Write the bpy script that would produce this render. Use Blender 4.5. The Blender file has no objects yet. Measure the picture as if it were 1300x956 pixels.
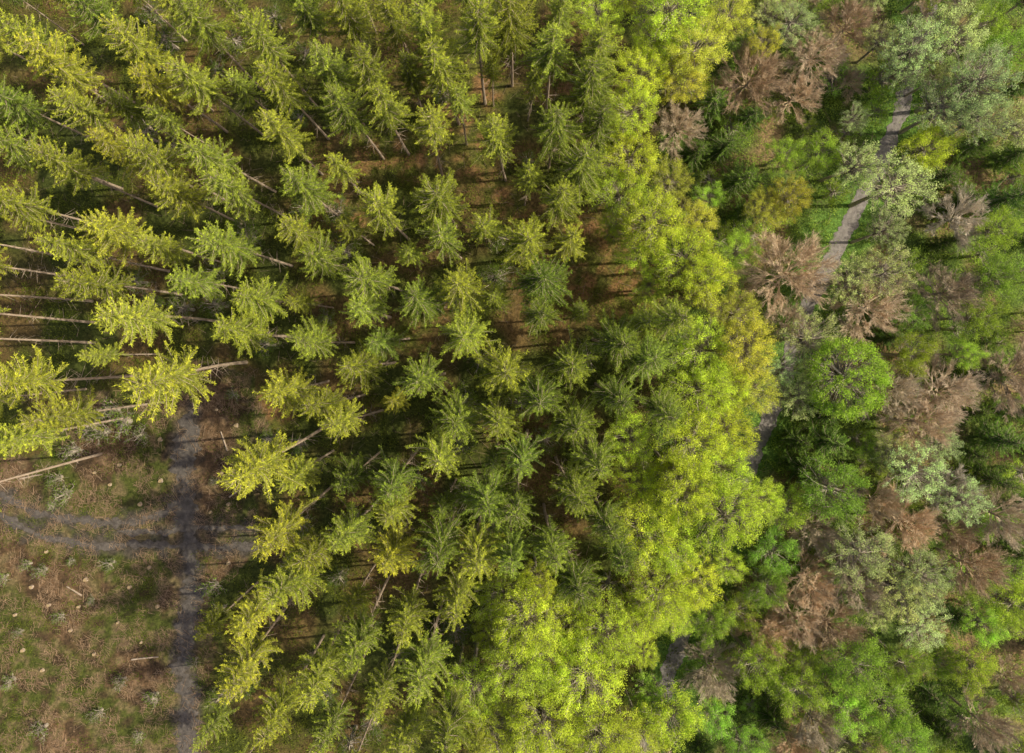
import bpy, math, random
import numpy as np
from mathutils import Vector, noise
random.seed(7)
S = bpy.context.scene
C = S.collection
PI = math.pi
CAMH = 100.0
LENS_W = 1.5                       # width of the view / distance

# ---------------------------------------------------------------- helpers
def at(px, py, z=0.0):
    k = LENS_W*(CAMH-z)/1300.0
    return (px-650)*k, -(py-433)*k
def gpx(x, y):
    k = 1300.0/(LENS_W*CAMH)
    return 650+x*k, 433-y*k
def nz(x, y, s, o=0.0):
    return noise.noise(Vector((x*s+o, y*s-o, o*0.37)))

def soup(name, Q, tint=None, mat=None, extra=None):
    n = len(Q)
    V = Q.reshape(-1, 3).astype(np.float32)
    F = np.arange(n*4, dtype=np.int32)
    T = np.zeros(n*4, np.float32) if tint is None else np.repeat(tint.astype(np.float32), 4)
    me = bpy.data.meshes.new(name)
    me.vertices.add(len(V)); me.vertices.foreach_set('co', V.ravel())
    me.loops.add(len(F)); me.loops.foreach_set('vertex_index', F)
    me.polygons.add(n); me.polygons.foreach_set('loop_start', np.arange(0, n*4, 4, dtype=np.int32))
    me.update(calc_edges=True)
    a = me.attributes.new('tint', 'FLOAT', 'POINT'); a.data.foreach_set('value', T)
    if mat: me.materials.append(mat)
    return me

def diamonds(P, U, L, Wd, rng, nrm=None):
    U = U/np.linalg.norm(U, axis=1, keepdims=True)
    R = rng.normal(size=U.shape) if nrm is None else nrm
    V = np.cross(U, R); V /= (np.linalg.norm(V, axis=1, keepdims=True)+1e-9)
    L = np.asarray(L).reshape(-1, 1); Wd = np.asarray(Wd).reshape(-1, 1)
    return np.stack([P-U*L, P-V*Wd, P+U*L, P+V*Wd], axis=1)

def tube_quads(pts, rad, n=6):
    pts = [np.array(p, float) for p in pts]
    rings = []
    for i, p in enumerate(pts):
        d = pts[min(i+1, len(pts)-1)]-pts[max(i-1, 0)]
        d /= math.sqrt(d.dot(d))+1e-9
        ax, ay, az = 0.13, 0.97, 0.21
        a = np.array([d[1]*az-d[2]*ay, d[2]*ax-d[0]*az, d[0]*ay-d[1]*ax]); a /= math.sqrt(a.dot(a))+1e-9
        b = np.array([d[1]*a[2]-d[2]*a[1], d[2]*a[0]-d[0]*a[2], d[0]*a[1]-d[1]*a[0]])
        rings.append([p+rad[i]*(math.cos(2*PI*k/n)*a+math.sin(2*PI*k/n)*b) for k in range(n)])
    q = []
    for i in range(len(rings)-1):
        for k in range(n):
            q.append([rings[i][k], rings[i][(k+1) % n], rings[i+1][(k+1) % n], rings[i+1][k]])
    return q

# ---------------------------------------------------------------- materials
def newmat(name):
    m = bpy.data.materials.new(name); m.use_nodes = True
    nt = m.node_tree; nt.nodes.clear()
    return m, nt, nt.nodes, nt.links

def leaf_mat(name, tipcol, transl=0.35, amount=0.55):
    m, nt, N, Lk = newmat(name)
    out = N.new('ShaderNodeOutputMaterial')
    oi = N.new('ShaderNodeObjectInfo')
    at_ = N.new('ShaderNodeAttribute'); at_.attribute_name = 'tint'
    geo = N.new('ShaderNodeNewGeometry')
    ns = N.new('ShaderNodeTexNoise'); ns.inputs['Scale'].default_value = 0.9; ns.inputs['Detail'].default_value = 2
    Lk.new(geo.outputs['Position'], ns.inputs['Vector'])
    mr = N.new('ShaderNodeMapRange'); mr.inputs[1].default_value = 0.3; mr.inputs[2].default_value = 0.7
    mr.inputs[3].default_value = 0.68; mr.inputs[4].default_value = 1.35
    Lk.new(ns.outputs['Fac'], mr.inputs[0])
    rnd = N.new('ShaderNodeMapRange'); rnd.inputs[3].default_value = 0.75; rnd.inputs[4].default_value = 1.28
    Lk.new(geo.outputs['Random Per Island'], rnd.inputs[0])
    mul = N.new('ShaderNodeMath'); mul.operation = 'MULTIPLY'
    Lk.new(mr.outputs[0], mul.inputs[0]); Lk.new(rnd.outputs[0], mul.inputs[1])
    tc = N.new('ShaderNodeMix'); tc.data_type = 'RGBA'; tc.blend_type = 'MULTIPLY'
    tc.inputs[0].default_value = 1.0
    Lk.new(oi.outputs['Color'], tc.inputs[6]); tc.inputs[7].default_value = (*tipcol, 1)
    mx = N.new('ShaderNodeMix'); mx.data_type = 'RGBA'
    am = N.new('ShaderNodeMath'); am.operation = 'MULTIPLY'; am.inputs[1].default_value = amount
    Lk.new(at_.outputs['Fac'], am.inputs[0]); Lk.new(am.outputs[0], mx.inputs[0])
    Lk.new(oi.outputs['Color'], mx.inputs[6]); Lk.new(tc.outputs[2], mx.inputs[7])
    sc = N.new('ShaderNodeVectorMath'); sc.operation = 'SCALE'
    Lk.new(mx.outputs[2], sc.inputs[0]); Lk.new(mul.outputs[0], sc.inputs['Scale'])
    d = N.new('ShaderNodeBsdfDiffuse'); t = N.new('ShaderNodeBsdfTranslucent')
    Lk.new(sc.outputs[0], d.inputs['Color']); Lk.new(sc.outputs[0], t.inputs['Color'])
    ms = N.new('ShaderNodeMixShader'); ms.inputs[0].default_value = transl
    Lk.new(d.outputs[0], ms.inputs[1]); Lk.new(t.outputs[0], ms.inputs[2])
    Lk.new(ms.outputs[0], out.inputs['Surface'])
    return m

def rough_mat(name, c1, c2, scale, rough=0.95, bump=0.3, attr=None, c3=None, stretch=(1, 1, 1), usecol=False):
    m, nt, N, Lk = newmat(name)
    out = N.new('ShaderNodeOutputMaterial'); b = N.new('ShaderNodeBsdfPrincipled')
    b.inputs['Roughness'].default_value = rough
    b.inputs['Specular IOR Level'].default_value = 0.15
    geo = N.new('ShaderNodeNewGeometry')
    mp = N.new('ShaderNodeMapping'); mp.inputs['Scale'].default_value = stretch
    Lk.new(geo.outputs['Position'], mp.inputs['Vector'])
    n1 = N.new('ShaderNodeTexNoise'); n1.inputs['Scale'].default_value = scale; n1.inputs['Detail'].default_value = 8; n1.inputs['Roughness'].default_value = 0.75
    Lk.new(mp.outputs[0], n1.inputs['Vector'])
    cr = N.new('ShaderNodeValToRGB')
    cr.color_ramp.elements[0].position = 0.33; cr.color_ramp.elements[0].color = (*c1, 1)
    cr.color_ramp.elements[1].position = 0.67; cr.color_ramp.elements[1].color = (*c2, 1)
    if c3:
        e = cr.color_ramp.elements.new(0.78); e.color = (*c3, 1)
    Lk.new(n1.outputs['Fac'], cr.inputs['Fac'])
    col = cr.outputs['Color']
    if attr or usecol:
        mx = N.new('ShaderNodeMix'); mx.data_type = 'RGBA'; mx.blend_type = 'MULTIPLY'; mx.inputs[0].default_value = 1
        if attr:
            a = N.new('ShaderNodeAttribute'); a.attribute_name = attr; src = a.outputs['Color']
        else:
            a = N.new('ShaderNodeObjectInfo'); src = a.outputs['Color']
        Lk.new(src, mx.inputs[6]); Lk.new(col, mx.inputs[7]); col = mx.outputs[2]
    Lk.new(col, b.inputs['Base Color'])
    bp = N.new('ShaderNodeBump'); bp.inputs['Strength'].default_value = bump; bp.inputs['Distance'].default_value = 0.2
    Lk.new(n1.outputs['Fac'], bp.inputs['Height']); Lk.new(bp.outputs[0], b.inputs['Normal'])
    Lk.new(b.outputs[0], out.inputs['Surface'])
    return m

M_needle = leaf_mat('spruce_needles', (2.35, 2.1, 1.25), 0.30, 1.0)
M_leaf = leaf_mat('broad_leaves', (1.4, 1.32, 1.2), 0.5, 0.8)
M_bark_s = rough_mat('spruce_bark', (0.24, 0.175, 0.13), (0.50, 0.40, 0.32), 3.0, stretch=(1, 1, 0.3))
M_bark_b = rough_mat('broadleaf_bark', (0.24, 0.20, 0.16), (0.46, 0.40, 0.34), 3.0, stretch=(1, 1, 0.3))
M_twig = rough_mat('bare_twigs', (0.75, 0.75, 0.75), (1.25, 1.25, 1.25), 1.0, bump=0.0, usecol=True)
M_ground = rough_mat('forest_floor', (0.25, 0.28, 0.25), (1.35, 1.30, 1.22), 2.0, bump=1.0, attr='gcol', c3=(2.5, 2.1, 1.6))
M_track = rough_mat('churned_soil', (0.055, 0.047, 0.042), (0.15, 0.13, 0.118), 1.5, bump=1.0, c3=(0.30, 0.255, 0.22))
M_road = rough_mat('road_gravel', (0.14, 0.125, 0.12), (0.27, 0.245, 0.235), 1.6, bump=0.5)
M_under = leaf_mat('undergrowth_leaves', (1.6, 1.4, 1.0), 0.35, 0.8)
M_wood = rough_mat('cut_wood', (0.26, 0.18, 0.10), (0.44, 0.33, 0.19), 6.0, bump=0.1)

# ---------------------------------------------------------------- prototypes
def make_spruce(seed, h=27.0, base=13.5, R=3.3, dense=1.0):
    rng = np.random.default_rng(seed)
    P = []; U = []; L = []; W = []; T = []; Nn = []
    brq = []
    z = base
    ph1, ph2 = rng.uniform(0, 2*PI, 2); lean = rng.normal(size=2)*0.025
    while z < h-0.25:
        t = (z-base)/(h-base)
        Lr = R*(1-t)**0.72+0.15
        if t < 0.22: Lr *= 0.5+2.2*t
        nb = int(rng.integers(6, 9)) if t < 0.85 else 5
        off = rng.uniform(0, 2*PI)
        for k in range(nb):
            az = off+2*PI*k/nb+rng.normal()*0.3
            asym = 1+0.15*math.cos(az-ph1)+0.12*math.cos(3*az-ph2+z*0.5)
            Lb = Lr*asym*rng.choice([rng.uniform(0.4, 0.85), rng.uniform(0.85, 1.25)])
            el = math.radians(-22+62*t**1.3+rng.normal()*11)
            ns = max(3, int(Lb/0.09))
            s = (np.arange(ns)+0.6)/ns
            curve = rng.normal()*0.25
            hd = np.array([math.cos(az), math.sin(az), 0.0])
            sd = np.array([-math.sin(az), math.cos(az), 0.0])
            r = s*Lb
            zz = z+rng.normal()*0.12+r*math.tan(el)-0.10*Lb*np.sin(s*PI)+0.16*Lb*s**3
            c = hd[None]*r[:, None]+sd[None]*(curve*r*s)[:, None]; c[:, 2] += zz
            c[:, 0] += lean[0]*(z-base); c[:, 1] += lean[1]*(z-base)
            brq += tube_quads([c[0], c[ns//2], c[-1]], [0.03, 0.022, 0.008], 3)
            wmax = 0.09+0.15*Lb*(1-0.72*s)*np.minimum(1, s*4)*rng.uniform(0.7, 1.3)
            for side in (-1, 1):
                for rep in range(3):
                    ln = wmax*rng.uniform(0.3, 1.4, ns)*(1.0, 0.7, 0.85)[rep]
                    d = sd[None]*side*1.0+hd[None]*rng.uniform(0.3, 1.8, (ns, 1))
                    d[:, 2] += rng.uniform(-0.55, 0.25, ns) if rep != 1 else rng.uniform(-1.3, -0.4, ns)
                    d /= np.linalg.norm(d, axis=1, keepdims=True)
                    P.append(c+d*ln[:, None]*rng.uniform(0.4, 0.9, (ns, 1))+rng.normal(size=(ns, 3))*0.05); U.append(d)
                    L.append(ln*0.55); W.append(rng.uniform(0.02, 0.04, ns))
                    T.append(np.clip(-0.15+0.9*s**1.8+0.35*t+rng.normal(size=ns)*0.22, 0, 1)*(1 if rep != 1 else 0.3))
                    Nn.append(np.tile([0, 0, 1.0], (ns, 1))+rng.normal(size=(ns, 3))*0.45)
            d = hd[None]+rng.normal(size=(5, 3))*0.45
            P.append(c[-1][None]+d*0.12); U.append(d); L.append(rng.uniform(0.12, 0.26, 5)); W.append(np.full(5, 0.035))
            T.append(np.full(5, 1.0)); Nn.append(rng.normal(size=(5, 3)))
        z += rng.uniform(0.34, 0.52)/dense
    tl = np.array([lean[0]*(h-base), lean[1]*(h-base)])
    n = 14; zz = np.linspace(h-0.9, h+0.5, n)
    p = np.zeros((n, 3)); p[:, 2] = zz; p[:, :2] += tl
    d = rng.normal(size=(n, 3)); d[:, 2] = 1.2
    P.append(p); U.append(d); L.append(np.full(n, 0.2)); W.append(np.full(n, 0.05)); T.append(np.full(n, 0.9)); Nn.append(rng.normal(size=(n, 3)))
    P = np.concatenate(P); U = np.concatenate(U); L = np.concatenate(L); W = np.concatenate(W); T = np.concatenate(T); Nn = np.concatenate(Nn)
    Q = diamonds(P, U, L, W, rng, Nn)
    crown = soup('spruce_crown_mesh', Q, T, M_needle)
    bend = rng.normal(size=2)*0.15
    pts = []
    for q in np.linspace(0, 1, 9):
        zq = -0.4+q*(h+0.2); e = max(0, zq-base)
        pts.append((bend[0]*math.sin(q*PI)*(1-q)+lean[0]*e, bend[1]*math.sin(q*PI)*(1-q)+lean[1]*e, zq))
    rad = [0.23, 0.18, 0.16, 0.145, 0.13, 0.11, 0.085, 0.055, 0.02]
    tq = tube_quads(pts, rad, 8)
    if base > 5:
        for i in range(34):
            zz = rng.uniform(5, base+1.5); az = rng.uniform(0, 2*PI); ln = rng.uniform(0.4, 1.7)
            a = np.array([0, 0, zz]); b = a+np.array([math.cos(az)*ln, math.sin(az)*ln, rng.uniform(-0.5, 0.1)])
            tq += tube_quads([a, b], [0.028, 0.008], 3)
    trunk = soup('spruce_trunk_mesh', np.array(tq+brq), None, M_bark_s)
    return trunk, crown

def make_broad(seed, h=18.0, R=4.6, K=75, nl=95, cr=1.0, leaf=0.15, flat=0.75, inner=0.15, umin=-0.35, lobe=0.6):
    rng = np.random.default_rng(seed)
    cz = h-R*flat
    lob = [(rng.uniform(0, 2*PI), rng.uniform(0.12, 0.3)) for _ in range(4)]
    P = []; U = []; L = []; W = []; T = []; Nn = []; tq = []
    tq += tube_quads([(0, 0, -0.3), (0.1, 0, cz*0.4), (0.05, 0.15, cz*0.8), (0, 0, h-R*0.45)], [0.30, 0.24, 0.18, 0.07], 7)
    for i in range(K):
        u = rng.uniform(umin, 1.0); az = i*2.39996+rng.normal()*0.25
        ph = math.sqrt(max(0, 1-u*u))
        f = 1+sum(a*math.cos(az*(j+2)+o) for j, (o, a) in enumerate(lob))*lobe
        rr = R*rng.uniform(0.7 if lobe > 0.2 else 0.88, 1.05)*f*(1 if rng.random() > inner else 0.6)
        c = np.array([math.cos(az)*ph*rr, math.sin(az)*ph*rr, cz+u*rr*flat*(0.9 if f > 1 else 1.0)+rng.normal()*0.3])
        rc = cr*rng.uniform(0.5, 1.3)
        m = int(nl*rc*rc*rng.uniform(0.7, 1.15))+4
        d = rng.normal(size=(m, 3)); d[:, 2] = d[:, 2]*0.8+0.35; d /= np.linalg.norm(d, axis=1, keepdims=True)
        out = c-np.array([0, 0, cz-R*0.3]); out /= np.linalg.norm(out)
        p = c+d*rc*(rng.uniform(0.15, 1.1, (m, 1))**0.7)*np.array([1, 1, 0.75])+out*rng.uniform(-0.7, 0.7, (m, 1))*rc
        P.append(p); Nn.append(d+rng.normal(size=(m, 3))*0.5); U.append(rng.normal(size=(m, 3)))
        L.append(rng.uniform(0.7, 1.5, m)*leaf); W.append(rng.uniform(0.45, 0.85, m)*leaf)
        T.append(np.clip(rng.normal(size=m)*0.25+0.35+rng.normal()*0.3, 0, 1))
        o = np.array([0, 0, cz*rng.uniform(0.6, 1.0)])
        mid = o*0.45+c*0.55+np.array([0, 0, -0.4])+rng.normal(size=3)*0.2
        tq += tube_quads([o, mid, c], [0.09, 0.045, 0.012], 3)
        for _ in range(5):
            e = c+rng.normal(size=3)*rc*0.7
            tq += tube_quads([mid*0.3+c*0.7, e], [0.022, 0.008], 3)
    P = np.concatenate(P); L = np.concatenate(L); W = np.concatenate(W); T = np.concatenate(T); Nn = np.concatenate(Nn); U = np.concatenate(U)
    Q = diamonds(P, np.cross(U, Nn), L, W, rng, Nn)
    return soup('broadleaf_trunk_mesh', np.array(tq), None, M_bark_b), soup('broadleaf_crown_mesh', Q, T, M_leaf)

def make_bare(seed, h=16.0, R=5.0, lim=18, jit=0.25):
    rng = np.random.default_rng(seed)
    tq = tube_quads([(0, 0, -0.3), (0.1, 0, h*0.25), (0, 0.1, h*0.5)], [0.28, 0.21, 0.15], 7)
    bq = []
    def grow(p, d, ln, r, lev):
        e = p+d*ln
        if lev >= 2:
            mid = p+d*ln*0.5+rng.normal(size=3)*ln*0.04
            bq.extend(tube_quads([p, mid, e], [r, r*0.8, r*0.55], 3))
        elif lev == 1:
            bq.extend(tube_quads([p, e], [r, r*0.6], 3))
        if lev == 1:
            n = 9
            s = rng.uniform(0.1, 1.0, (n, 1)); nd = d+rng.normal(size=(n, 3))*0.36
            nd /= np.linalg.norm(nd, axis=1, keepdims=True)
            l2 = ln*rng.uniform(0.5, 0.95, n)
            q = p+(e-p)*s+nd*l2[:, None]*0.5
            bq.extend(diamonds(q, nd, l2*0.55, np.full(n, 0.012), rng))
            return
        n = 5 if lev < 4 else 4
        for k in range(n):
            s = rng.uniform(0.3, 1.0) if k else 1.0
            q = p+(e-p)*s
            nd = d+rng.normal(size=3)*jit; nd[2] += 0.05
            nd /= math.sqrt(nd.dot(nd))
            grow(q, nd, ln*rng.uniform(0.5, 0.78), max(r*0.55, 0.013), lev-1)
    for k in range(lim):
        az = k*2.39996+rng.normal()*0.15; el = math.radians(10+68*((k+0.5)/lim)**1.2)
        z0 = h*(0.34+0.16*k/lim)
        d = np.array([math.cos(az)*math.cos(el), math.sin(az)*math.cos(el), math.sin(el)])
        grow(np.array([0, 0, z0]), d, R*0.46*rng.uniform(0.88, 1.08), 0.09, 4)
    return soup('bare_trunk_mesh', np.array(tq), None, M_bark_b), soup('bare_branch_mesh', np.array(bq), None, M_twig)

SPR = [make_spruce(100+i, 27, [17.3, 16.4, 18.0, 17.0, 16.4][i % 5], [3.15, 3.45, 2.9, 3.35, 3.1][i % 5]) for i in range(10)]
SPR_TALL = [make_spruce(150+i, 30, 21, 3.0) for i in range(3)]
EVG = [make_spruce(200+i, 10, 1.5, 3.4, 1.1) for i in range(3)]
BRD = [make_broad(300+i, 14, 3.6, 85, 290, 0.70, 0.078, 0.75, lobe=0.4) for i in range(4)]
LIM = [make_broad(340+i, 18, 4.0, 140, 300, 0.64, 0.07, 0.9, lobe=0.25) for i in range(4)]
PAL = [make_broad(380+i, 14, 3.9, 140, 230, 0.48, 0.072, 0.7, lobe=0.3) for i in range(4)]
RND = [make_broad(420, 15, 4.1, 240, 290, 0.55, 0.08, 0.75, inner=0, lobe=0.04)]
BAR = [make_bare(500+i, 14) for i in range(4)]
BSH = [make_broad(560+i, 6, 2.2, 40, 220, 0.55, 0.078, 0.8, umin=-0.6) for i in range(3)]
SHR = [make_broad(600+i, 2.2, 1.3, 22, 90, 0.5, 0.075, 0.7) for i in range(3)]

# ---------------------------------------------------------------- layout (picture position of each crown)
trees = []
def T(kind, *pts):
    for p in pts: trees.append((p[0], p[1], kind, p[2] if len(p) > 2 else 1.0, p[3] if len(p) > 3 else None))
T('Y', (60, 85, 1.1), (35, 45), (165, 60, 1.0), (190, 95, 1.05), (242, 95), (345, 165), (145, 190), (185, 205, 1.1), (215, 245),
  (190, 470, 1.25, 'broad yellow-lit spruce at the upper left corner of the brown clearing'),
  (28, 490, 1.15, 'big golden-green spruce on the left edge above the clearing'), (68, 535, 1.05), (15, 560, 1.1), (155, 400, 1.1), (535, 160), (440, 545, 1.0), (355, 497, 0.95, 'golden spruce at the upper right corner of the brown clearing'),
  (320, 585, 1.25, 'wide yellow-green spruce standing alone at the right edge of the brown clearing'), (350, 675, 1.1), (325, 780, 0.95), (300, 838, 1.1), (135, 292), (490, 712))
T('S', (250, 30), (95, 135), (75, 215), (20, 255), (15, 185), (95, 320), (112, 358), (240, 355), (265, 190), (300, 240), (290, 310), (325, 375), (290, 425),
  (335, 55), (355, 108), (375, 12), (408, 80), (457, 85), (440, 135), (483, 130), (540, 40), (605, 35, 1.1), (640, 175, 1.0, 'slim spruce with its long trunk visible right of the orange-brown opening'), (705, 60), (765, 60), (375, 235), (370, 290), (405, 325),
  (485, 270), (560, 250), (568, 300), (470, 350), (455, 395), (590, 355), (665, 300), (710, 250), (740, 205), (710, 150), (590, 425), (395, 435),
  (460, 468), (635, 470), (725, 460), (410, 520), (625, 530), (550, 580), (495, 650), (400, 712), (440, 685), (600, 705), (575, 765), (510, 785), (368, 750, 1.1), (390, 855), (450, 815), (650, 15), (565, 85), (500, 15), (440, 20), (540, 845), (480, 880), (345, 910, 1.0), (420, 920), (500, 935), (570, 930))
T('K', (541, 485, 1.05, 'star-shaped dark spruce left of the photo centre with open ground around it'), (530, 380), (690, 345), (780, 430), (675, 575), (730, 535), (615, 630), (660, 640), (720, 620), (762, 582), (860, 408, 1.1), (820, 460), (782, 500), (838, 520),
  (770, 650), (700, 690), (650, 695), (785, 700), (730, 735), (500, 605), (560, 690), (680, 500), (20, 130), (125, 20), (750, 120), (690, 400), (575, 530), (755, 165))
T('L', (812, 95, 0.85, 'bright lime broadleaf tree on the upper edge of the spruce stand'), (800, 145, 0.85), (830, 55, 0.8), (795, 195, 0.85), (830, 275, 1.0), (790, 245, 0.85), (815, 320, 0.8), (868, 330, 1.0), (905, 365, 0.9), (845, 15), (760, 10, 0.8), (890, 500), (870, 555, 1.05), (905, 600), (922, 550, 0.95),
  (862, 625), (850, 690, 1.05), (885, 735, 0.9), (818, 672), (920, 655), (680, 785, 1.1), (640, 760, 0.85), (700, 835, 1.05), (765, 800), (650, 850), (600, 870, 0.9), (745, 865), (810, 785, 0.9), (885, 440, 0.95), (835, 745), (690, 915), (770, 930), (920, 490, 0.95), (855, 590, 0.8), (725, 790, 0.85), (628, 925, 0.9))
T('R', (950, 440, 1.0, 'golden yellow-olive broadleaf tree left of the road below the bare tree'), (955, 498, 0.75), (885, 60, 0.9), (930, 400, 0.8), (870, 100, 0.8), (925, 20, 0.8), (965, 265, 0.7), (850, 230, 0.8), (880, 285, 0.8))
T('P', (1170, 55), (1215, 45, 1.1, 'large pale green broadleaf tree near the top right corner'), (1245, 95, 1.15), (1150, 82, 0.85), (1205, 135), (1250, 150, 0.9), (1088, 205, 0.9, 'pale grey-green tree left of the road, above its lower visible bend'), (1138, 238, 1.0, 'round pale green tree right of the road below the yellow-green one'), (1125, 295, 0.8),
  (1030, 430, 0.85), (1080, 355, 0.85), (1135, 348, 0.9), (1020, 503, 0.8), (1178, 740), (1145, 755, 0.9), (1100, 700), (1010, 25, 0.8), (1165, 605), (1140, 575, 0.8), (985, 15, 0.7), (1195, 560, 0.7), (1000, 465, 0.75), (1230, 640, 0.8), (992, 505, 0.5))
T('O', (1075, 482, 1.08, 'dense round mid-green tree standing right of the road'),)
T('G', (1180, 188, 0.8, 'small round yellow-green tree at the right side of the road'), (1268, 290, 0.7), (1272, 352, 0.8), (1250, 402, 0.75), (1160, 452, 0.8), (1222, 452, 0.7), (1060, 620), (1000, 190, 0.7), (935, 320, 0.7), (960, 845, 0.9), (1090, 850), (1240, 850, 0.8), (940, 780, 0.7), (1000, 650, 0.8),
  (1285, 60, 0.9), (1290, 770, 0.8), (1020, 880, 0.9), (1150, 840, 0.8), (1130, 900, 0.9), (900, 250, 0.6), (825, 880, 0.75), (900, 790, 0.8), (970, 745, 0.8), (1110, 570, 0.6), (850, 912, 0.95))
T('E', (1050, 560), (1022, 595, 0.85), (1010, 560, 0.8), (1040, 610, 0.8), (1272, 255), (1225, 255, 0.8), (1195, 225, 0.7), (1285, 200, 0.9), (1250, 480, 0.9), (1272, 560, 0.9), (1262, 608, 0.9), (918, 190, 0.9), (938, 228), (915, 80, 0.8), (882, 195, 0.8), (905, 132, 0.9), (1212, 785, 0.9), (1285, 700, 0.8), (945, 270, 0.7), (1180, 880, 0.8), (980, 910, 0.8), (1200, 310, 0.6), (1045, 525, 0.7), (1130, 430, 0.6), (1130, 690, 0.6))
T('B', (1005, 350, 1.25, 'large bare brown tree with radiating branches at the left side of the road'), (1040, 65, 0.9), (955, 100), (1010, 120, 0.8), (1135, 500, 1.1), (1200, 500, 1.0), (1172, 540), (1110, 392), (1205, 370), (1120, 640, 0.9), (1040, 670), (1030, 742), (1082, 740), (1020, 790), (1065, 800), (975, 805),
  (1155, 670), (1240, 722), (1278, 655), (905, 855, 0.9), (1000, 415, 0.7), (860, 160, 0.8), (1085, 30, 0.9), (1290, 480), (1040, 920), (1250, 920))
T('W', (1222, 275, 0.9, 'bare tree with greyish branches near the right edge among dark evergreens'), (1215, 625, 0.8))
T('X', (-60, 300, 1), (-65, 365, 1), (-58, 402, 1.0), (-62, 436, 1.0), (-50, 625, 1.0), (-55, 250, 1), (-50, 330, 1))

from math import hypot
clear_poly = [(-200, 585), (70, 575), (120, 500), (240, 462), (335, 470), (345, 640), (318, 715), (268, 760), (262, 1100), (-200, 1100)]
def inpoly(x, y, poly):
    c = False; j = len(poly)-1
    for i in range(len(poly)):
        xi, yi = poly[i]; xj, yj = poly[j]
        if (yi > y) != (yj > y) and x < (xj-xi)*(y-yi)/(yj-yi)+xi: c = not c
        j = i
    return c
road_px = [(1180, -200), (1190, -60), (1172, 40), (1155, 100), (1140, 150), (1120, 200), (1100, 240), (1080, 280), (1058, 325), (1020, 400), (995, 480), (972, 540), (950, 595), (925, 680), (890, 760), (865, 810), (845, 866), (822, 960), (800, 1040)]
def dist_path(x, y, path):
    b = 1e9
    for (x0, y0), (x1, y1) in zip(path, path[1:]):
        dx, dy = x1-x0, y1-y0; t = max(0, min(1, ((x-x0)*dx+(y-y0)*dy)/(dx*dx+dy*dy)))
        b = min(b, hypot(x-x0-t*dx, y-y0-t*dy))
    return b
road_open = [[(1155, 95), (1140, 150), (1120, 200), (1100, 240), (1080, 280), (1058, 325)], [(978, 530), (972, 540), (952, 595)], [(862, 818), (845, 866)]]
gaps = [(595, 185, 46), (560, 205, 40), (700, 362, 34), (745, 350, 45), (775, 385, 30), (420, 255, 30), (455, 200, 30), (500, 205, 30), (640, 245, 34), (520, 425, 26), (1050, 240, 45), (1030, 160, 25),
        (1060, 130, 25), (1030, 270, 30), (230, 425, 42), (265, 440, 30), (225, 290, 18), (600, 580, 18), (40, 375, 85), (50, 430, 60), (20, 330, 60), (530, 530, 20), (300, 660, 40), (350, 630, 30), (540, 640, 16), (250, 500, 70), (300, 520, 50), (300, 130, 20), (610, 110, 24),
        (1005, 350, 68), (1075, 482, 62), (1180, 188, 40), (1138, 238, 52)]
def blocked(x, y):
    if inpoly(x, y, clear_poly): return True
    for gx, gy, gr in gaps:
        if hypot(x-gx, y-gy) < gr: return True
    for i, pth in enumerate(road_open):
        if dist_path(x, y, pth) < (32 if i == 0 else 34): return True
    return False
hand = list(trees)
rs = random.Random(11)
for _ in range(12000):
    x = rs.uniform(-35, 1345); y = rs.uniform(-35, 1000)
    if blocked(x, y): continue
    mind = 57 if x < 430 else (50 if x < 800 else 44)
    if any(hypot(x-t[0], y-t[1]) < mind*(0.93 if i < len(hand) else 1) for i, t in enumerate(trees)): continue
    near = sorted((hypot(x-t[0], y-t[1]), t[2]) for t in hand)[:4]
    k = rs.choice(near)[1]
    if near[0][1] in 'LR': k = near[0][1]
    if k in 'OW': k = 'G'
    if k == 'X': k = 'S'
    if k == 'Y' and rs.random() < 0.5: k = 'S'
    if x > 960 and k == 'B' and rs.random() < 0.5: k = rs.choice('GPPE')
    if x < 700 and k in 'B': k = 'S'
    if y > 830 and x < 560 and k in 'LR': k = 'S'
    trees.append((x, y, k, rs.uniform(0.55, 0.85), None))
nb = 0
bushes = []
for _ in range(9000):
    if nb >= 165: break
    x = rs.uniform(880, 1310) if nb % 5 > 1 else rs.uniform(150, 880); y = rs.uniform(0, 960)
    if x < 880 and (inpoly(x, y, clear_poly) or not (hypot(x-560, y-230) > 100 and hypot(x-740, y-350) > 60)): continue
    if any(dist_path(x, y, p) < 26 for p in road_open): continue
    if hypot(x-1005, y-350) < 62 or hypot(x-1075, y-482) < 60: continue
    if any(hypot(x-b[0], y-b[1]) < 34 for b in bushes): continue
    if any(hypot(x-t[0], y-t[1]) < 21 for t in trees if t[2] != 'H'): continue
    bushes.append((x, y)); trees.append((x, y, 'H' if x > 880 else 'D', rs.uniform(0.6, 1.1), None)); nb += 1

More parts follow.
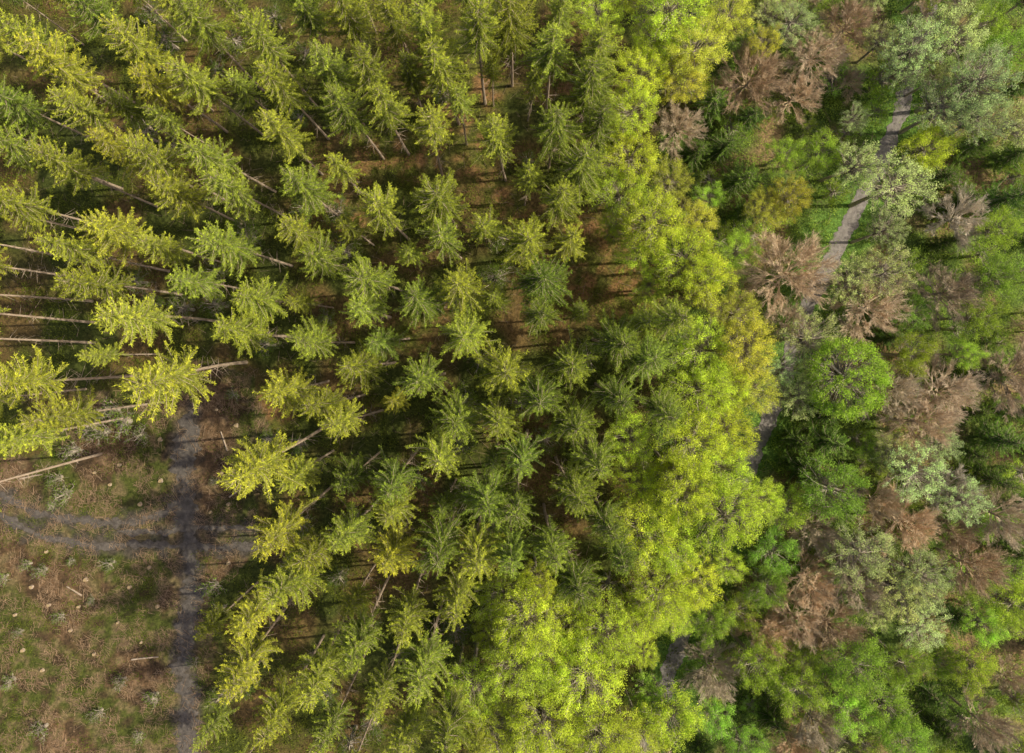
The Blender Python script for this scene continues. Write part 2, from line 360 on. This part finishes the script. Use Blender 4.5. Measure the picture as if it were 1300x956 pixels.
COL = {'Y': (0.225, 0.255, 0.045), 'X': (0.20, 0.23, 0.042), 'S': (0.170, 0.212, 0.040), 'K': (0.118, 0.166, 0.035), 'E': (0.075, 0.135, 0.034),
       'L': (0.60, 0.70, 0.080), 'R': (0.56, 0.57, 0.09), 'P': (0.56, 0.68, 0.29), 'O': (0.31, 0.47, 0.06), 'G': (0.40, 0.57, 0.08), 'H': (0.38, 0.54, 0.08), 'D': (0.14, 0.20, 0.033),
       'B': (0.55, 0.42, 0.29), 'W': (0.58, 0.50, 0.40)}
SP = ('spruce_tree', 'spruce'); BL = ('broadleaf_tree', 'broadleaf tree'); BT = ('bare_tree', 'bare tree')
KIND = {'Y': (SPR, 27, .81, *SP), 'X': (SPR_TALL, 30, .85, *SP), 'S': (SPR, 27, .81, *SP), 'K': (SPR, 25, .81, *SP),
        'E': (EVG, 10, .5, 'evergreen_tree', 'evergreen tree'), 'L': (LIM, 18, .8, *BL), 'R': (LIM, 18, .8, *BL),
        'P': (PAL, 14, .85, *BL), 'O': (RND, 15, .85, *BL), 'G': (BRD, 14, .85, *BL), 'H': (BSH, 6, .7, 'green_bush', 'bush'), 'D': (BSH, 6, .7, 'green_bush', 'bush'),
        'B': (BAR, 14, .6, *BT), 'W': (BAR, 14, .6, *BT)}
LOOK = {'Y': 'yellow-green spruce', 'X': 'pale-trunked spruce', 'S': 'olive-green spruce', 'K': 'dark green spruce', 'E': 'dark green conifer', 'L': 'bright lime broadleaf tree',
        'R': 'yellow-olive broadleaf tree', 'P': 'pale green broadleaf tree', 'O': 'round green tree', 'G': 'fresh green broadleaf tree', 'H': 'green understorey bush', 'D': 'dark green understorey bush', 'B': 'bare brown tree', 'W': 'greyish bare tree'}
GROUP = {'spruce': 'spruces of the plantation', 'evergreen tree': 'dark evergreens among the broadleaf trees', 'broadleaf tree': 'leafy broadleaf trees', 'bare tree': 'leafless trees by the road', 'bush': 'bushes growing under the trees'}
LAND = [(237, 680, 'the clearing track crossing'), (1005, 350, 'the big radiating bare tree'), (1075, 482, 'the dense round green tree'), (1180, 188, 'the small round roadside tree'),
        (0, 0, 'the top left corner'), (1300, 0, 'the top right corner'), (320, 585, "the clearing's lone spruce"), (595, 185, 'the orange-brown upper opening'), (740, 350, 'the striped sunlit opening'),
        (650, 450, 'the photo centre'), (1105, 240, 'the upper bare road stretch'), (962, 560, 'the middle road stretch'), (855, 835, 'the lower road stretch'), (190, 470, "the clearing's top left spruce"),
        (650, 0, 'the top edge middle'), (1300, 433, 'the right edge middle'), (0, 400, 'the left edge trunks'), (1222, 275, 'the greyish bare tree')]
DIRS = ['right of', 'upper right of', 'above', 'upper left of', 'left of', 'lower left of', 'below', 'lower right of']
NUM = {1: 'half a crown', 2: 'one crown', 3: 'one and a half crowns', 4: 'two crowns', 5: 'two and a half crowns', 6: 'three crowns', 7: 'three and a half crowns', 8: 'four crowns', 9: 'four and a half crowns', 10: 'five crowns'}
used = set(t[4] for t in trees if t[4])
def make_label(look, px, py, unit=75.0, lands=LAND):
    for dist, lx, ly, nm in sorted((hypot(px-l[0], py-l[1]), *l) for l in lands)[:5]:
        q = max(1, round(dist/unit*2))
        if q > 10 or dist < 12: continue
        a = math.degrees(math.atan2(-(py-ly), px-lx)) % 360
        s = '%s %s %s %s' % (look, NUM[q], DIRS[int((a+22.5)//45) % 8], nm)
        if s not in used and len(s.split()) <= 16:
            used.add(s); return s
    s = '%s at %d percent across and %d percent down the photo' % (look, round(px/13), round(py/9.56))
    used.add(s)
    return s
def gz(x, y):
    return 0.22*nz(x, y, 0.09, 3)+0.10*nz(x, y, 0.4, 9)

rc = random.Random(5)
count = {}
def place(px, py, kind, sc, label):
    protos, h, fz, nm, cat = KIND[kind]
    tr, cr = rc.choice(protos)
    sz = sc*rc.uniform(0.93, 1.07)
    if kind in 'YSK': sz = 0.25+0.75*sz
    if kind == 'X': sz = 1.0
    x, y = at(px, py, h*sz*fz)
    r = bpy.data.objects.new(nm, None); C.objects.link(r)
    r.empty_display_size = 1
    r.location = (x, y, gz(x, y)-0.05)
    sxy = sc*rc.uniform(0.9, 1.1)
    if kind in 'YS' and px < 520: sxy *= 0.95
    r.scale = (sxy, sxy*rc.uniform(0.88, 1.12), sz)
    tl = 0.035 if kind in 'BWPGL' else 0.02
    r.rotation_euler = (rc.gauss(0, tl), rc.gauss(0, tl), rc.uniform(0, 2*PI))
    b = COL[kind]; v = rc.uniform(0.75, 1.2); hsh = rc.uniform(-0.09, 0.05)
    if kind in 'GH': v = rc.uniform(0.6, 1.1); hsh = rc.uniform(-0.18, 0.12)
    if kind == 'L': v = rc.uniform(0.82, 1.08); hsh = rc.uniform(-0.12, 0.03)
    if kind == 'P': v = rc.uniform(0.7, 1.15); hsh = rc.uniform(-0.1, 0.1)
    if label: v = 1.05; hsh = 0
    if label and kind == 'G': hsh = 0.18
    for mesh, pn in ((tr, 'trunk'), (cr, 'branches' if kind in 'BW' else 'crown')):
        o = bpy.data.objects.new(pn, mesh); C.objects.link(o); o.parent = r
        o.color = (b[0]*v*(1+hsh), b[1]*v, b[2]*v*(1-hsh), 1)
    size = '' if kind in 'HD' else ('small ' if sc < 0.74 else ('tall ' if sc > 1.04 and kind in 'YSKX' else ('large ' if sc > 1.04 else '')))
    r['label'] = label or make_label(size+LOOK[kind], px, py)
    r['category'] = cat; r['group'] = GROUP[cat]
    count[cat] = count.get(cat, 0)+1
for t in trees: place(*t)
print('TREES', count)

# ---------------------------------------------------------------- ground
tracks = [([(242, 520), (233, 600), (238, 680), (242, 760), (231, 830), (238, 900), (236, 1050)], 2.5, 'dark churned dirt track running down the clearing', 3, 0.75),
          ([(-120, 540), (-40, 590), (5, 628), (45, 650), (95, 660), (150, 664), (200, 655), (240, 625)], 1.0, 'upper dark wheel rut curving in from the left edge', 8, 0.75),
          ([(-120, 580), (-40, 622), (5, 656), (50, 680), (110, 690), (200, 692), (280, 694), (350, 697)], 1.0, 'lower dark wheel rut crossing the clearing from left to right', 13, 0.75),
          ([(150, 674), (200, 676), (260, 668), (335, 672)], 0.8, 'short dark rut right of the vertical track', 17, 0.75)]
xs = np.concatenate([[-2500, -900, -350, -180], np.arange(-110, 110.01, 0.55), [180, 350, 900, 2500]])
ys = np.concatenate([[-2500, -900, -350, -160], np.arange(-90, 80.01, 0.55), [150, 350, 900, 2500]])
nx, ny = len(xs), len(ys)
V = []; col = []
def mixc(a, b, t): return tuple(a[i]*(1-t)+b[i]*t for i in range(3))
def sst(a, b, x):
    t = max(0, min(1, (x-a)/(b-a))); return t*t*(3-2*t)
sun_patches = [(590, 185, 55), (540, 205, 40), (740, 345, 62), (690, 365, 40), (640, 260, 35), (330, 560, 50), (470, 205, 40), (530, 425, 35), (545, 700, 40), (600, 110, 45), (420, 270, 35), (700, 110, 35), (300, 500, 40), (800, 370, 40)]  # openings where sunlight on the litter is painted into the floor colour
for yv in ys:
    for xv in xs:
        V.append((xv, yv, gz(xv, yv)))
        gx, gy = gpx(xv, yv)
        jx = gx+30*nz(xv, yv, 0.15, 1); jy = gy+30*nz(xv, yv, 0.15, 5)
        n1 = 0.5+0.5*nz(xv, yv, 0.10, 11)*1.7; n2 = 0.5+0.5*nz(xv, yv, 0.28, 21)*1.7; n3 = 0.5+0.5*nz(xv, yv, 0.7, 31)*1.7
        if inpoly(jx, jy, clear_poly):
            c = mixc((0.095, 0.060, 0.036), (0.185, 0.115, 0.068), 0.5*n2+0.5*n3)
            c = mixc(c, (0.075, 0.098, 0.02), sst(0.42, 0.60, 0.65*n1+0.35*n3+(0.06 if gy > 700 else 0))*0.9)
            c = mixc(c, (0.27, 0.185, 0.12), sst(0.62, 0.8, n3)*0.55)
            c = mixc(c, (0.05, 0.036, 0.023), sst(0.6, 0.8, 1-n3)*0.6)
            d = min(dist_path(gx, gy, t[0])-t[1]*3.3 for t in tracks)
            c = mixc((0.092, 0.078, 0.069), c, sst(0, 14, d+18*(n3-0.5)))
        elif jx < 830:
            rr = min([hypot(jx-a, jy-b)/r for a, b, r in sun_patches]) if abs(xv) < 120 else 9
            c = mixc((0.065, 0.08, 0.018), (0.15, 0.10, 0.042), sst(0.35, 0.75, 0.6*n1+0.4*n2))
            c = mixc(mixc((0.26, 0.15, 0.07), (0.12, 0.125, 0.03), sst(0.3, 0.65, 0.4*n2+0.6*n3)), c, sst(0.6, 1.3, rr+0.5*(n2-0.5)))  # painted sunlit orange-brown, broken by moss green, fading into the darker floor
        else:
            c = mixc((0.11, 0.17, 0.04), (0.27, 0.19, 0.105), sst(0.42, 0.72, 0.6*n1+0.4*n2))
            d = dist_path(gx, gy, road_px) if (abs(xv) < 120 and abs(yv) < 100) else 999
            c = mixc((0.13, 0.24, 0.05), c, sst(22, 60, d+20*(n2-0.5)))
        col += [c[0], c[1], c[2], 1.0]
F = [(j*nx+i, j*nx+i+1, (j+1)*nx+i+1, (j+1)*nx+i) for j in range(ny-1) for i in range(nx-1)]
gm = bpy.data.meshes.new('ground_mesh'); gm.from_pydata(V, [], F); gm.update()
ca = gm.color_attributes.new('gcol', 'FLOAT_COLOR', 'POINT'); ca.data.foreach_set('color', col)
gm.polygons.foreach_set('use_smooth', [True]*len(gm.polygons))
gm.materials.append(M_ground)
g = bpy.data.objects.new('ground', gm); C.objects.link(g); g['kind'] = 'structure'; g['label'] = 'brown and mossy forest floor'

def strip(name, pxs, width, mat, lift, jag, label, seed=0):
    pts = [Vector((*at(*p), 0)) for p in pxs]
    dense = []
    n = len(pts)
    for i in range(n-1):
        p0, p1, p2, p3 = pts[max(i-1, 0)], pts[i], pts[i+1], pts[min(i+2, n-1)]
        m = max(2, int((p2-p1).length/0.3))
        for k in range(m):
            t = k/m
            dense.append(0.5*((2*p1)+(p2-p0)*t+(2*p0-5*p1+4*p2-p3)*t*t+(3*p1-p0-3*p2+p3)*t**3))
    dense.append(pts[-1])
    V = []; F = []; W = 8
    for i, p in enumerate(dense):
        d = (dense[min(i+1, len(dense)-1)]-dense[max(i-1, 0)]).normalized(); s = Vector((-d.y, d.x, 0))
        fade = min(1, (len(dense)-1-i)/8+0.1, i/8+0.1)
        def ww(o): return max(0.1, width/2*fade*(1+jag*(nz(i*0.3, seed, 0.5, o)*1.6+nz(i*0.3, seed, 1.9, o+2)*1.4)))
        wl = ww(2); wr = ww(7)
        for k in range(W+1):
            u = k/W*2-1
            q = p+s*(u*(wr if u > 0 else wl))
            rut = -0.05*math.exp(-((abs(u)-0.55)/0.16)**2)
            V.append((q.x, q.y, gz(q.x, q.y)+lift+rut+(-0.06 if abs(u) > 0.99 else 0)))
    for i in range(len(dense)-1):
        for k in range(W):
            a = i*(W+1)+k; F.append((a, a+W+1, a+W+2, a+1))
    me = bpy.data.meshes.new(name+'_mesh'); me.from_pydata(V, [], F); me.update(); me.materials.append(mat)
    me.polygons.foreach_set('use_smooth', [True]*len(me.polygons))
    o = bpy.data.objects.new(name, me); C.objects.link(o); o['kind'] = 'structure'; o['label'] = label
strip('road', road_px, 2.3, M_road, 0.10, 0.25, 'grey gravel forest road winding down the right side')
for i, (pp, ww_, lb, sd, jg) in enumerate(tracks): strip('dirt_track', pp, ww_, M_track, 0.085+0.03*i, jg, lb, sd)

# ---------------------------------------------------------------- undergrowth, grass, brushwood (stuff)
rng = np.random.default_rng(77)
def scatter_under(name, N, accept, colr, size, hgt, label, cat, M=M_under, clump=18, spread=0.55):
    P = []
    tries = 0
    while len(P) < N and tries < N*10:
        tries += 1
        px = rng.uniform(-80, 1380); py = rng.uniform(-80, 1030)
        if rng.random() < accept(px, py):
            x, y = at(px, py); P.append((x, y, gz(x, y)))
    P = np.array(P); n = len(P)
    hh = rng.uniform(0.3, 1.0, (n, 1))*hgt
    c = np.repeat(P, clump, axis=0); hr = np.repeat(hh, clump, axis=0)
    m = len(c)
    off = rng.normal(size=(m, 3))*spread*(0.4+hr/hgt*0.6); off[:, 2:3] = np.abs(rng.uniform(0, 1, (m, 1)))*hr
    c = c+off
    nn = rng.normal(size=(m, 3))*0.6; nn[:, 2] += 0.9
    Q = diamonds(c, np.cross(rng.normal(size=(m, 3)), nn), rng.uniform(0.7, 1.4, m)*size, rng.uniform(0.35, 0.8, m)*size, rng, nn)
    me = soup(name+'_mesh', Q, np.clip(np.repeat(rng.uniform(0, 1, n), clump)+rng.normal(size=m)*0.2, 0, 1), M)
    o = bpy.data.objects.new(name, me); C.objects.link(o); o['kind'] = 'stuff'; o['label'] = label; o['category'] = cat; o.color = (*colr, 1)
def dr(px, py): return dist_path(px, py, road_px)
def nn_(px, py, s=0.02, o=0): return 0.5+0.8*noise.noise(Vector((px*s, py*s, o)))
def acc_right(px, py):
    if px < 830 or dr(px, py) < 14: return 0
    return 0.3+0.7*(nn_(px, py) > 0.44)
def acc_left(px, py):
    if px > 860 or inpoly(px, py, clear_poly): return 0
    return max(0.06, min(1, (nn_(px, py, 0.022, 4)-0.34)*4))
def trk(px, py): return min(dist_path(px, py, t[0])-t[1]*4.5 for t in tracks)
def acc_clear(px, py):
    if not (-60 < px < 350 and py > 450) or not inpoly(px, py, clear_poly) or trk(px, py) < 2: return 0
    return max(0, min(1, (nn_(px, py, 0.025, 9)-(0.46 if py > 700 or px < 150 else 0.56))*4))
scatter_under('undergrowth', 12000, acc_right, (0.21, 0.31, 0.06), 0.105, 1.6, 'low green bushes and herbs under the broadleaf trees', 'undergrowth')
scatter_under('moss', 11000, acc_left, (0.11, 0.14, 0.025), 0.10, 0.8, 'mossy green growth on the floor of the spruce stand', 'moss')
scatter_under('grass', 4200, acc_clear, (0.105, 0.14, 0.025), 0.08, 0.4, 'grass and weeds growing over the cleared ground', 'grass')
def acc_verge(px, py):
    d = dr(px, py); return 1.0 if 9 < d < 55 and 90 < py < 340 else 0
scatter_under('verge_grass', 3000, acc_verge, (0.17, 0.31, 0.065), 0.085, 0.25, 'bright green grass along the verges of the road', 'grass')
Q = []
while len(Q) < 3*12000:
    px = rng.uniform(-40, 360); py = rng.uniform(450, 1000)
    if not inpoly(px, py, clear_poly): continue
    if trk(px, py) < -2 and rng.random() < 0.75: continue
    if nn_(px, py, 0.04, 2) < rng.uniform(0.35, 0.8): continue
    x, y = at(px, py); z = gz(x, y)+rng.uniform(0.05, 0.25)
    a = rng.uniform(0, PI); l = rng.uniform(0.12, 0.65)*(1.8 if rng.random() < 0.04 else 1)
    d = np.array([math.cos(a)*l, math.sin(a)*l, rng.uniform(-0.05, 0.1)])
    r = rng.uniform(0.01, 0.034)
    Q += tube_quads([np.array([x, y, z])-d, np.array([x, y, z])+d], [r, r*0.6], 3)
me = soup('brushwood_mesh', np.array(Q), None, M_twig)
o = bpy.data.objects.new('brushwood', me); C.objects.link(o); o['kind'] = 'stuff'; o['label'] = 'cut twigs and branches strewn over the clearing'; o['category'] = 'brushwood'; o.color = (0.33, 0.225, 0.145, 1)
Q = []
while len(Q) < 3*5500:
    px = rng.uniform(-40, 1340); py = rng.uniform(-40, 1000)
    if inpoly(px, py, clear_poly) or dr(px, py) < 18: continue
    x, y = at(px, py); z = gz(x, y)+rng.uniform(0.03, 0.12)
    a = rng.uniform(0, PI); l = rng.uniform(0.2, 1.1)
    d = np.array([math.cos(a)*l, math.sin(a)*l, 0.03]); r = rng.uniform(0.015, 0.035)
    Q += tube_quads([np.array([x, y, z])-d, np.array([x, y, z])+d], [r, r*0.6], 3)
me = soup('fallen_twigs_mesh', np.array(Q), None, M_twig)
o = bpy.data.objects.new('fallen_twigs', me); C.objects.link(o); o['kind'] = 'stuff'; o['label'] = 'fallen twigs scattered over the forest floor'; o['category'] = 'twigs'; o.color = (0.30, 0.22, 0.15, 1)

# ---------------------------------------------------------------- stumps, logs, shrubs in the clearing
CL = [(237, 680, 'the track crossing'), (237, 580, 'the vertical track top'), (236, 850, 'the vertical track bottom'), (190, 470, 'the yellow corner spruce'), (320, 585, 'the lone edge spruce'), (0, 640, 'the left track end'), (0, 866, 'the bottom left corner'), (110, 680, 'the horizontal track middle')]
def stump_mesh(seed):
    rg = np.random.default_rng(seed); n = 12
    prof = [1+0.10*math.sin(3*k*2*PI/n+seed)+rg.normal()*0.05 for k in range(n)]
    def ring(r, z): return [(math.cos(2*PI*k/n)*r*prof[k], math.sin(2*PI*k/n)*r*prof[k], z) for k in range(n)]
    R = [ring(0.36, -0.2), ring(0.27, 0.1), ring(0.24, 0.32)]
    V = R[0]+R[1]+R[2]; F = []
    for i in range(2):
        for k in range(n): F.append((i*n+k, i*n+(k+1) % n, (i+1)*n+(k+1) % n, (i+1)*n+k))
    b = bpy.data.meshes.new('stump_bark_mesh'); b.from_pydata(V, [], F); b.materials.append(M_bark_s)
    t = bpy.data.meshes.new('stump_top_mesh'); t.from_pydata(ring(0.238, 0.322)+[(0, 0, 0.33)], [], [(k, (k+1) % n, n) for k in range(n)]); t.materials.append(M_wood)
    return b, t
SM = [stump_mesh(i) for i in range(3)]
sp = [(204, 558), (152, 590), (62, 768), (140, 615), (110, 735), (40, 745), (178, 640), (282, 600), (300, 540), (268, 650), (290, 640), (190, 720), (90, 800), (150, 790), (200, 770), (30, 825), (120, 830), (180, 815), (20, 780), (75, 620), (120, 600), (165, 745), (290, 715), (275, 520), (100, 770), (55, 850), (205, 610), (60, 700)]
for i, (px, py) in enumerate(sp):
    x, y = at(px, py); s = rs.uniform(0.6, 1.15)
    r = bpy.data.objects.new('tree_stump', None); C.objects.link(r); r.location = (x, y, gz(x, y)+0.02); r.scale = (s, s, 1); r.rotation_euler.z = rs.uniform(0, 6)
    b, t = SM[i % 3]
    for m, nme in ((b, 'bark'), (t, 'cut_face')):
        o = bpy.data.objects.new(nme, m); C.objects.link(o); o.parent = r
    r['label'] = make_label('pale cut stump', px, py, 75, CL); r['category'] = 'tree stump'; r['group'] = 'stumps left in the clearing'
lg = [(185, 835, 0.1, 4.0), (285, 560, 1.9, 3.0), (40, 605, 0.2, 3.4), (300, 625, 0.6, 2.4), (95, 750, 2.6, 2.6)]
for (px, py, a, l) in lg:
    x, y = at(px, py); d = np.array([math.cos(a), math.sin(a), 0])*l/2
    r = bpy.data.objects.new('fallen_log', None); C.objects.link(r); r.location = (x, y, gz(x, y)+0.12)
    m = soup('log_mesh', np.array(tube_quads([-d, d*0.1+np.array([0, 0.04, 0]), d], [0.13, 0.11, 0.08], 8)), None, M_bark_s)
    o = bpy.data.objects.new('bark', m); C.objects.link(o); o.parent = r
    n = 8
    for sgn, rad in ((-1, 0.128), (1, 0.078)):
        dd = d/np.linalg.norm(d); aa = np.array([0, 0, 1.0]); bb = np.cross(dd, aa)
        vv = [tuple(d*sgn*0.999+rad*(math.cos(2*PI*k/n)*aa+math.sin(2*PI*k/n)*bb)) for k in range(n)]
        me = bpy.data.meshes.new('log_end_mesh'); me.from_pydata(vv, [], [tuple(range(n))]); me.materials.append(M_wood)
        o = bpy.data.objects.new('cut_end', me); C.objects.link(o); o.parent = r
    r['label'] = make_label('fallen log', px, py, 75, CL); r['category'] = 'log'; r['group'] = 'logs lying in the clearing'
sh = [(90, 625, 1.5), (78, 605, 1.2), (138, 548, 1.8), (165, 535, 1.9), (120, 540, 1.6), (145, 712, 1.1), (60, 722, 1.1), (150, 520, 1.7), (185, 550, 1.4), (40, 715, 0.9), (30, 800, 0.8), (120, 760, 0.7), (275, 740, 1.5), (285, 770, 1.4), (275, 610, 0.7), (250, 835, 0.9), (95, 710, 0.7), (10, 730, 1.0), (300, 500, 1.0), (130, 900, 1.2), (60, 920, 1.4), (180, 930, 1.0), (100, 570, 1.6), (70, 640, 0.8), (80, 780, 1.0), (160, 860, 1.1), (200, 880, 1.3), (20, 860, 1.2)]
for (px, py, s) in sh:
    x, y = at(px, py); tr, cr = rs.choice(SHR)
    r = bpy.data.objects.new('shrub', None); C.objects.link(r); r.location = (x, y, gz(x, y)); r.scale = (s*0.8, s*0.8, s*0.8); r.rotation_euler.z = rs.uniform(0, 6)
    v = rs.uniform(0.7, 1.2)
    for m, nme in ((tr, 'stems'), (cr, 'foliage')):
        o = bpy.data.objects.new(nme, m); C.objects.link(o); o.parent = r; o.color = (0.15*v, 0.23*v, 0.035*v, 1)
    r['label'] = make_label(('large ' if s > 1.25 else 'low ')+'green shrub', px, py, 75, CL); r['category'] = 'shrub'; r['group'] = 'shrubs in the clearing'

# ---------------------------------------------------------------- light, sky, camera
EL = math.radians(43); AZ = math.radians(4)   # sun to the right of the picture
to_sun = Vector((math.cos(EL)*math.cos(AZ), math.cos(EL)*math.sin(AZ), math.sin(EL)))
sl = bpy.data.lights.new('sun', 'SUN'); sl.energy = 5.0; sl.angle = math.radians(0.6); sl.color = (1.0, 0.92, 0.68)
so = bpy.data.objects.new('sun', sl); C.objects.link(so); so.rotation_euler = (-to_sun).to_track_quat('-Z', 'Y').to_euler(); so.location = (60, 0, 80)
w = bpy.data.worlds.new('World'); S.world = w; w.use_nodes = True
nt = w.node_tree; bg = nt.nodes['Background']; sky = nt.nodes.new('ShaderNodeTexSky'); sky.sky_type = 'NISHITA'; sky.sun_disc = False
sky.sun_elevation = EL; sky.sun_rotation = math.radians(90)-AZ; sky.dust_density = 6.0; sky.ozone_density = 0.3
nt.links.new(sky.outputs[0], bg.inputs['Color']); bg.inputs['Strength'].default_value = 0.135
S.view_settings.view_transform = 'Standard'; S.view_settings.look = 'None'; S.view_settings.exposure = 0
cd = bpy.data.cameras.new('camera'); cd.sensor_width = 36; cd.lens = 24; cd.sensor_fit = 'HORIZONTAL'; cd.shift_y = -45/1300; cd.clip_end = 6000
co = bpy.data.objects.new('camera', cd); C.objects.link(co); co.location = (0, 0, CAMH); co.rotation_euler = (0, 0, 0)
S.camera = co
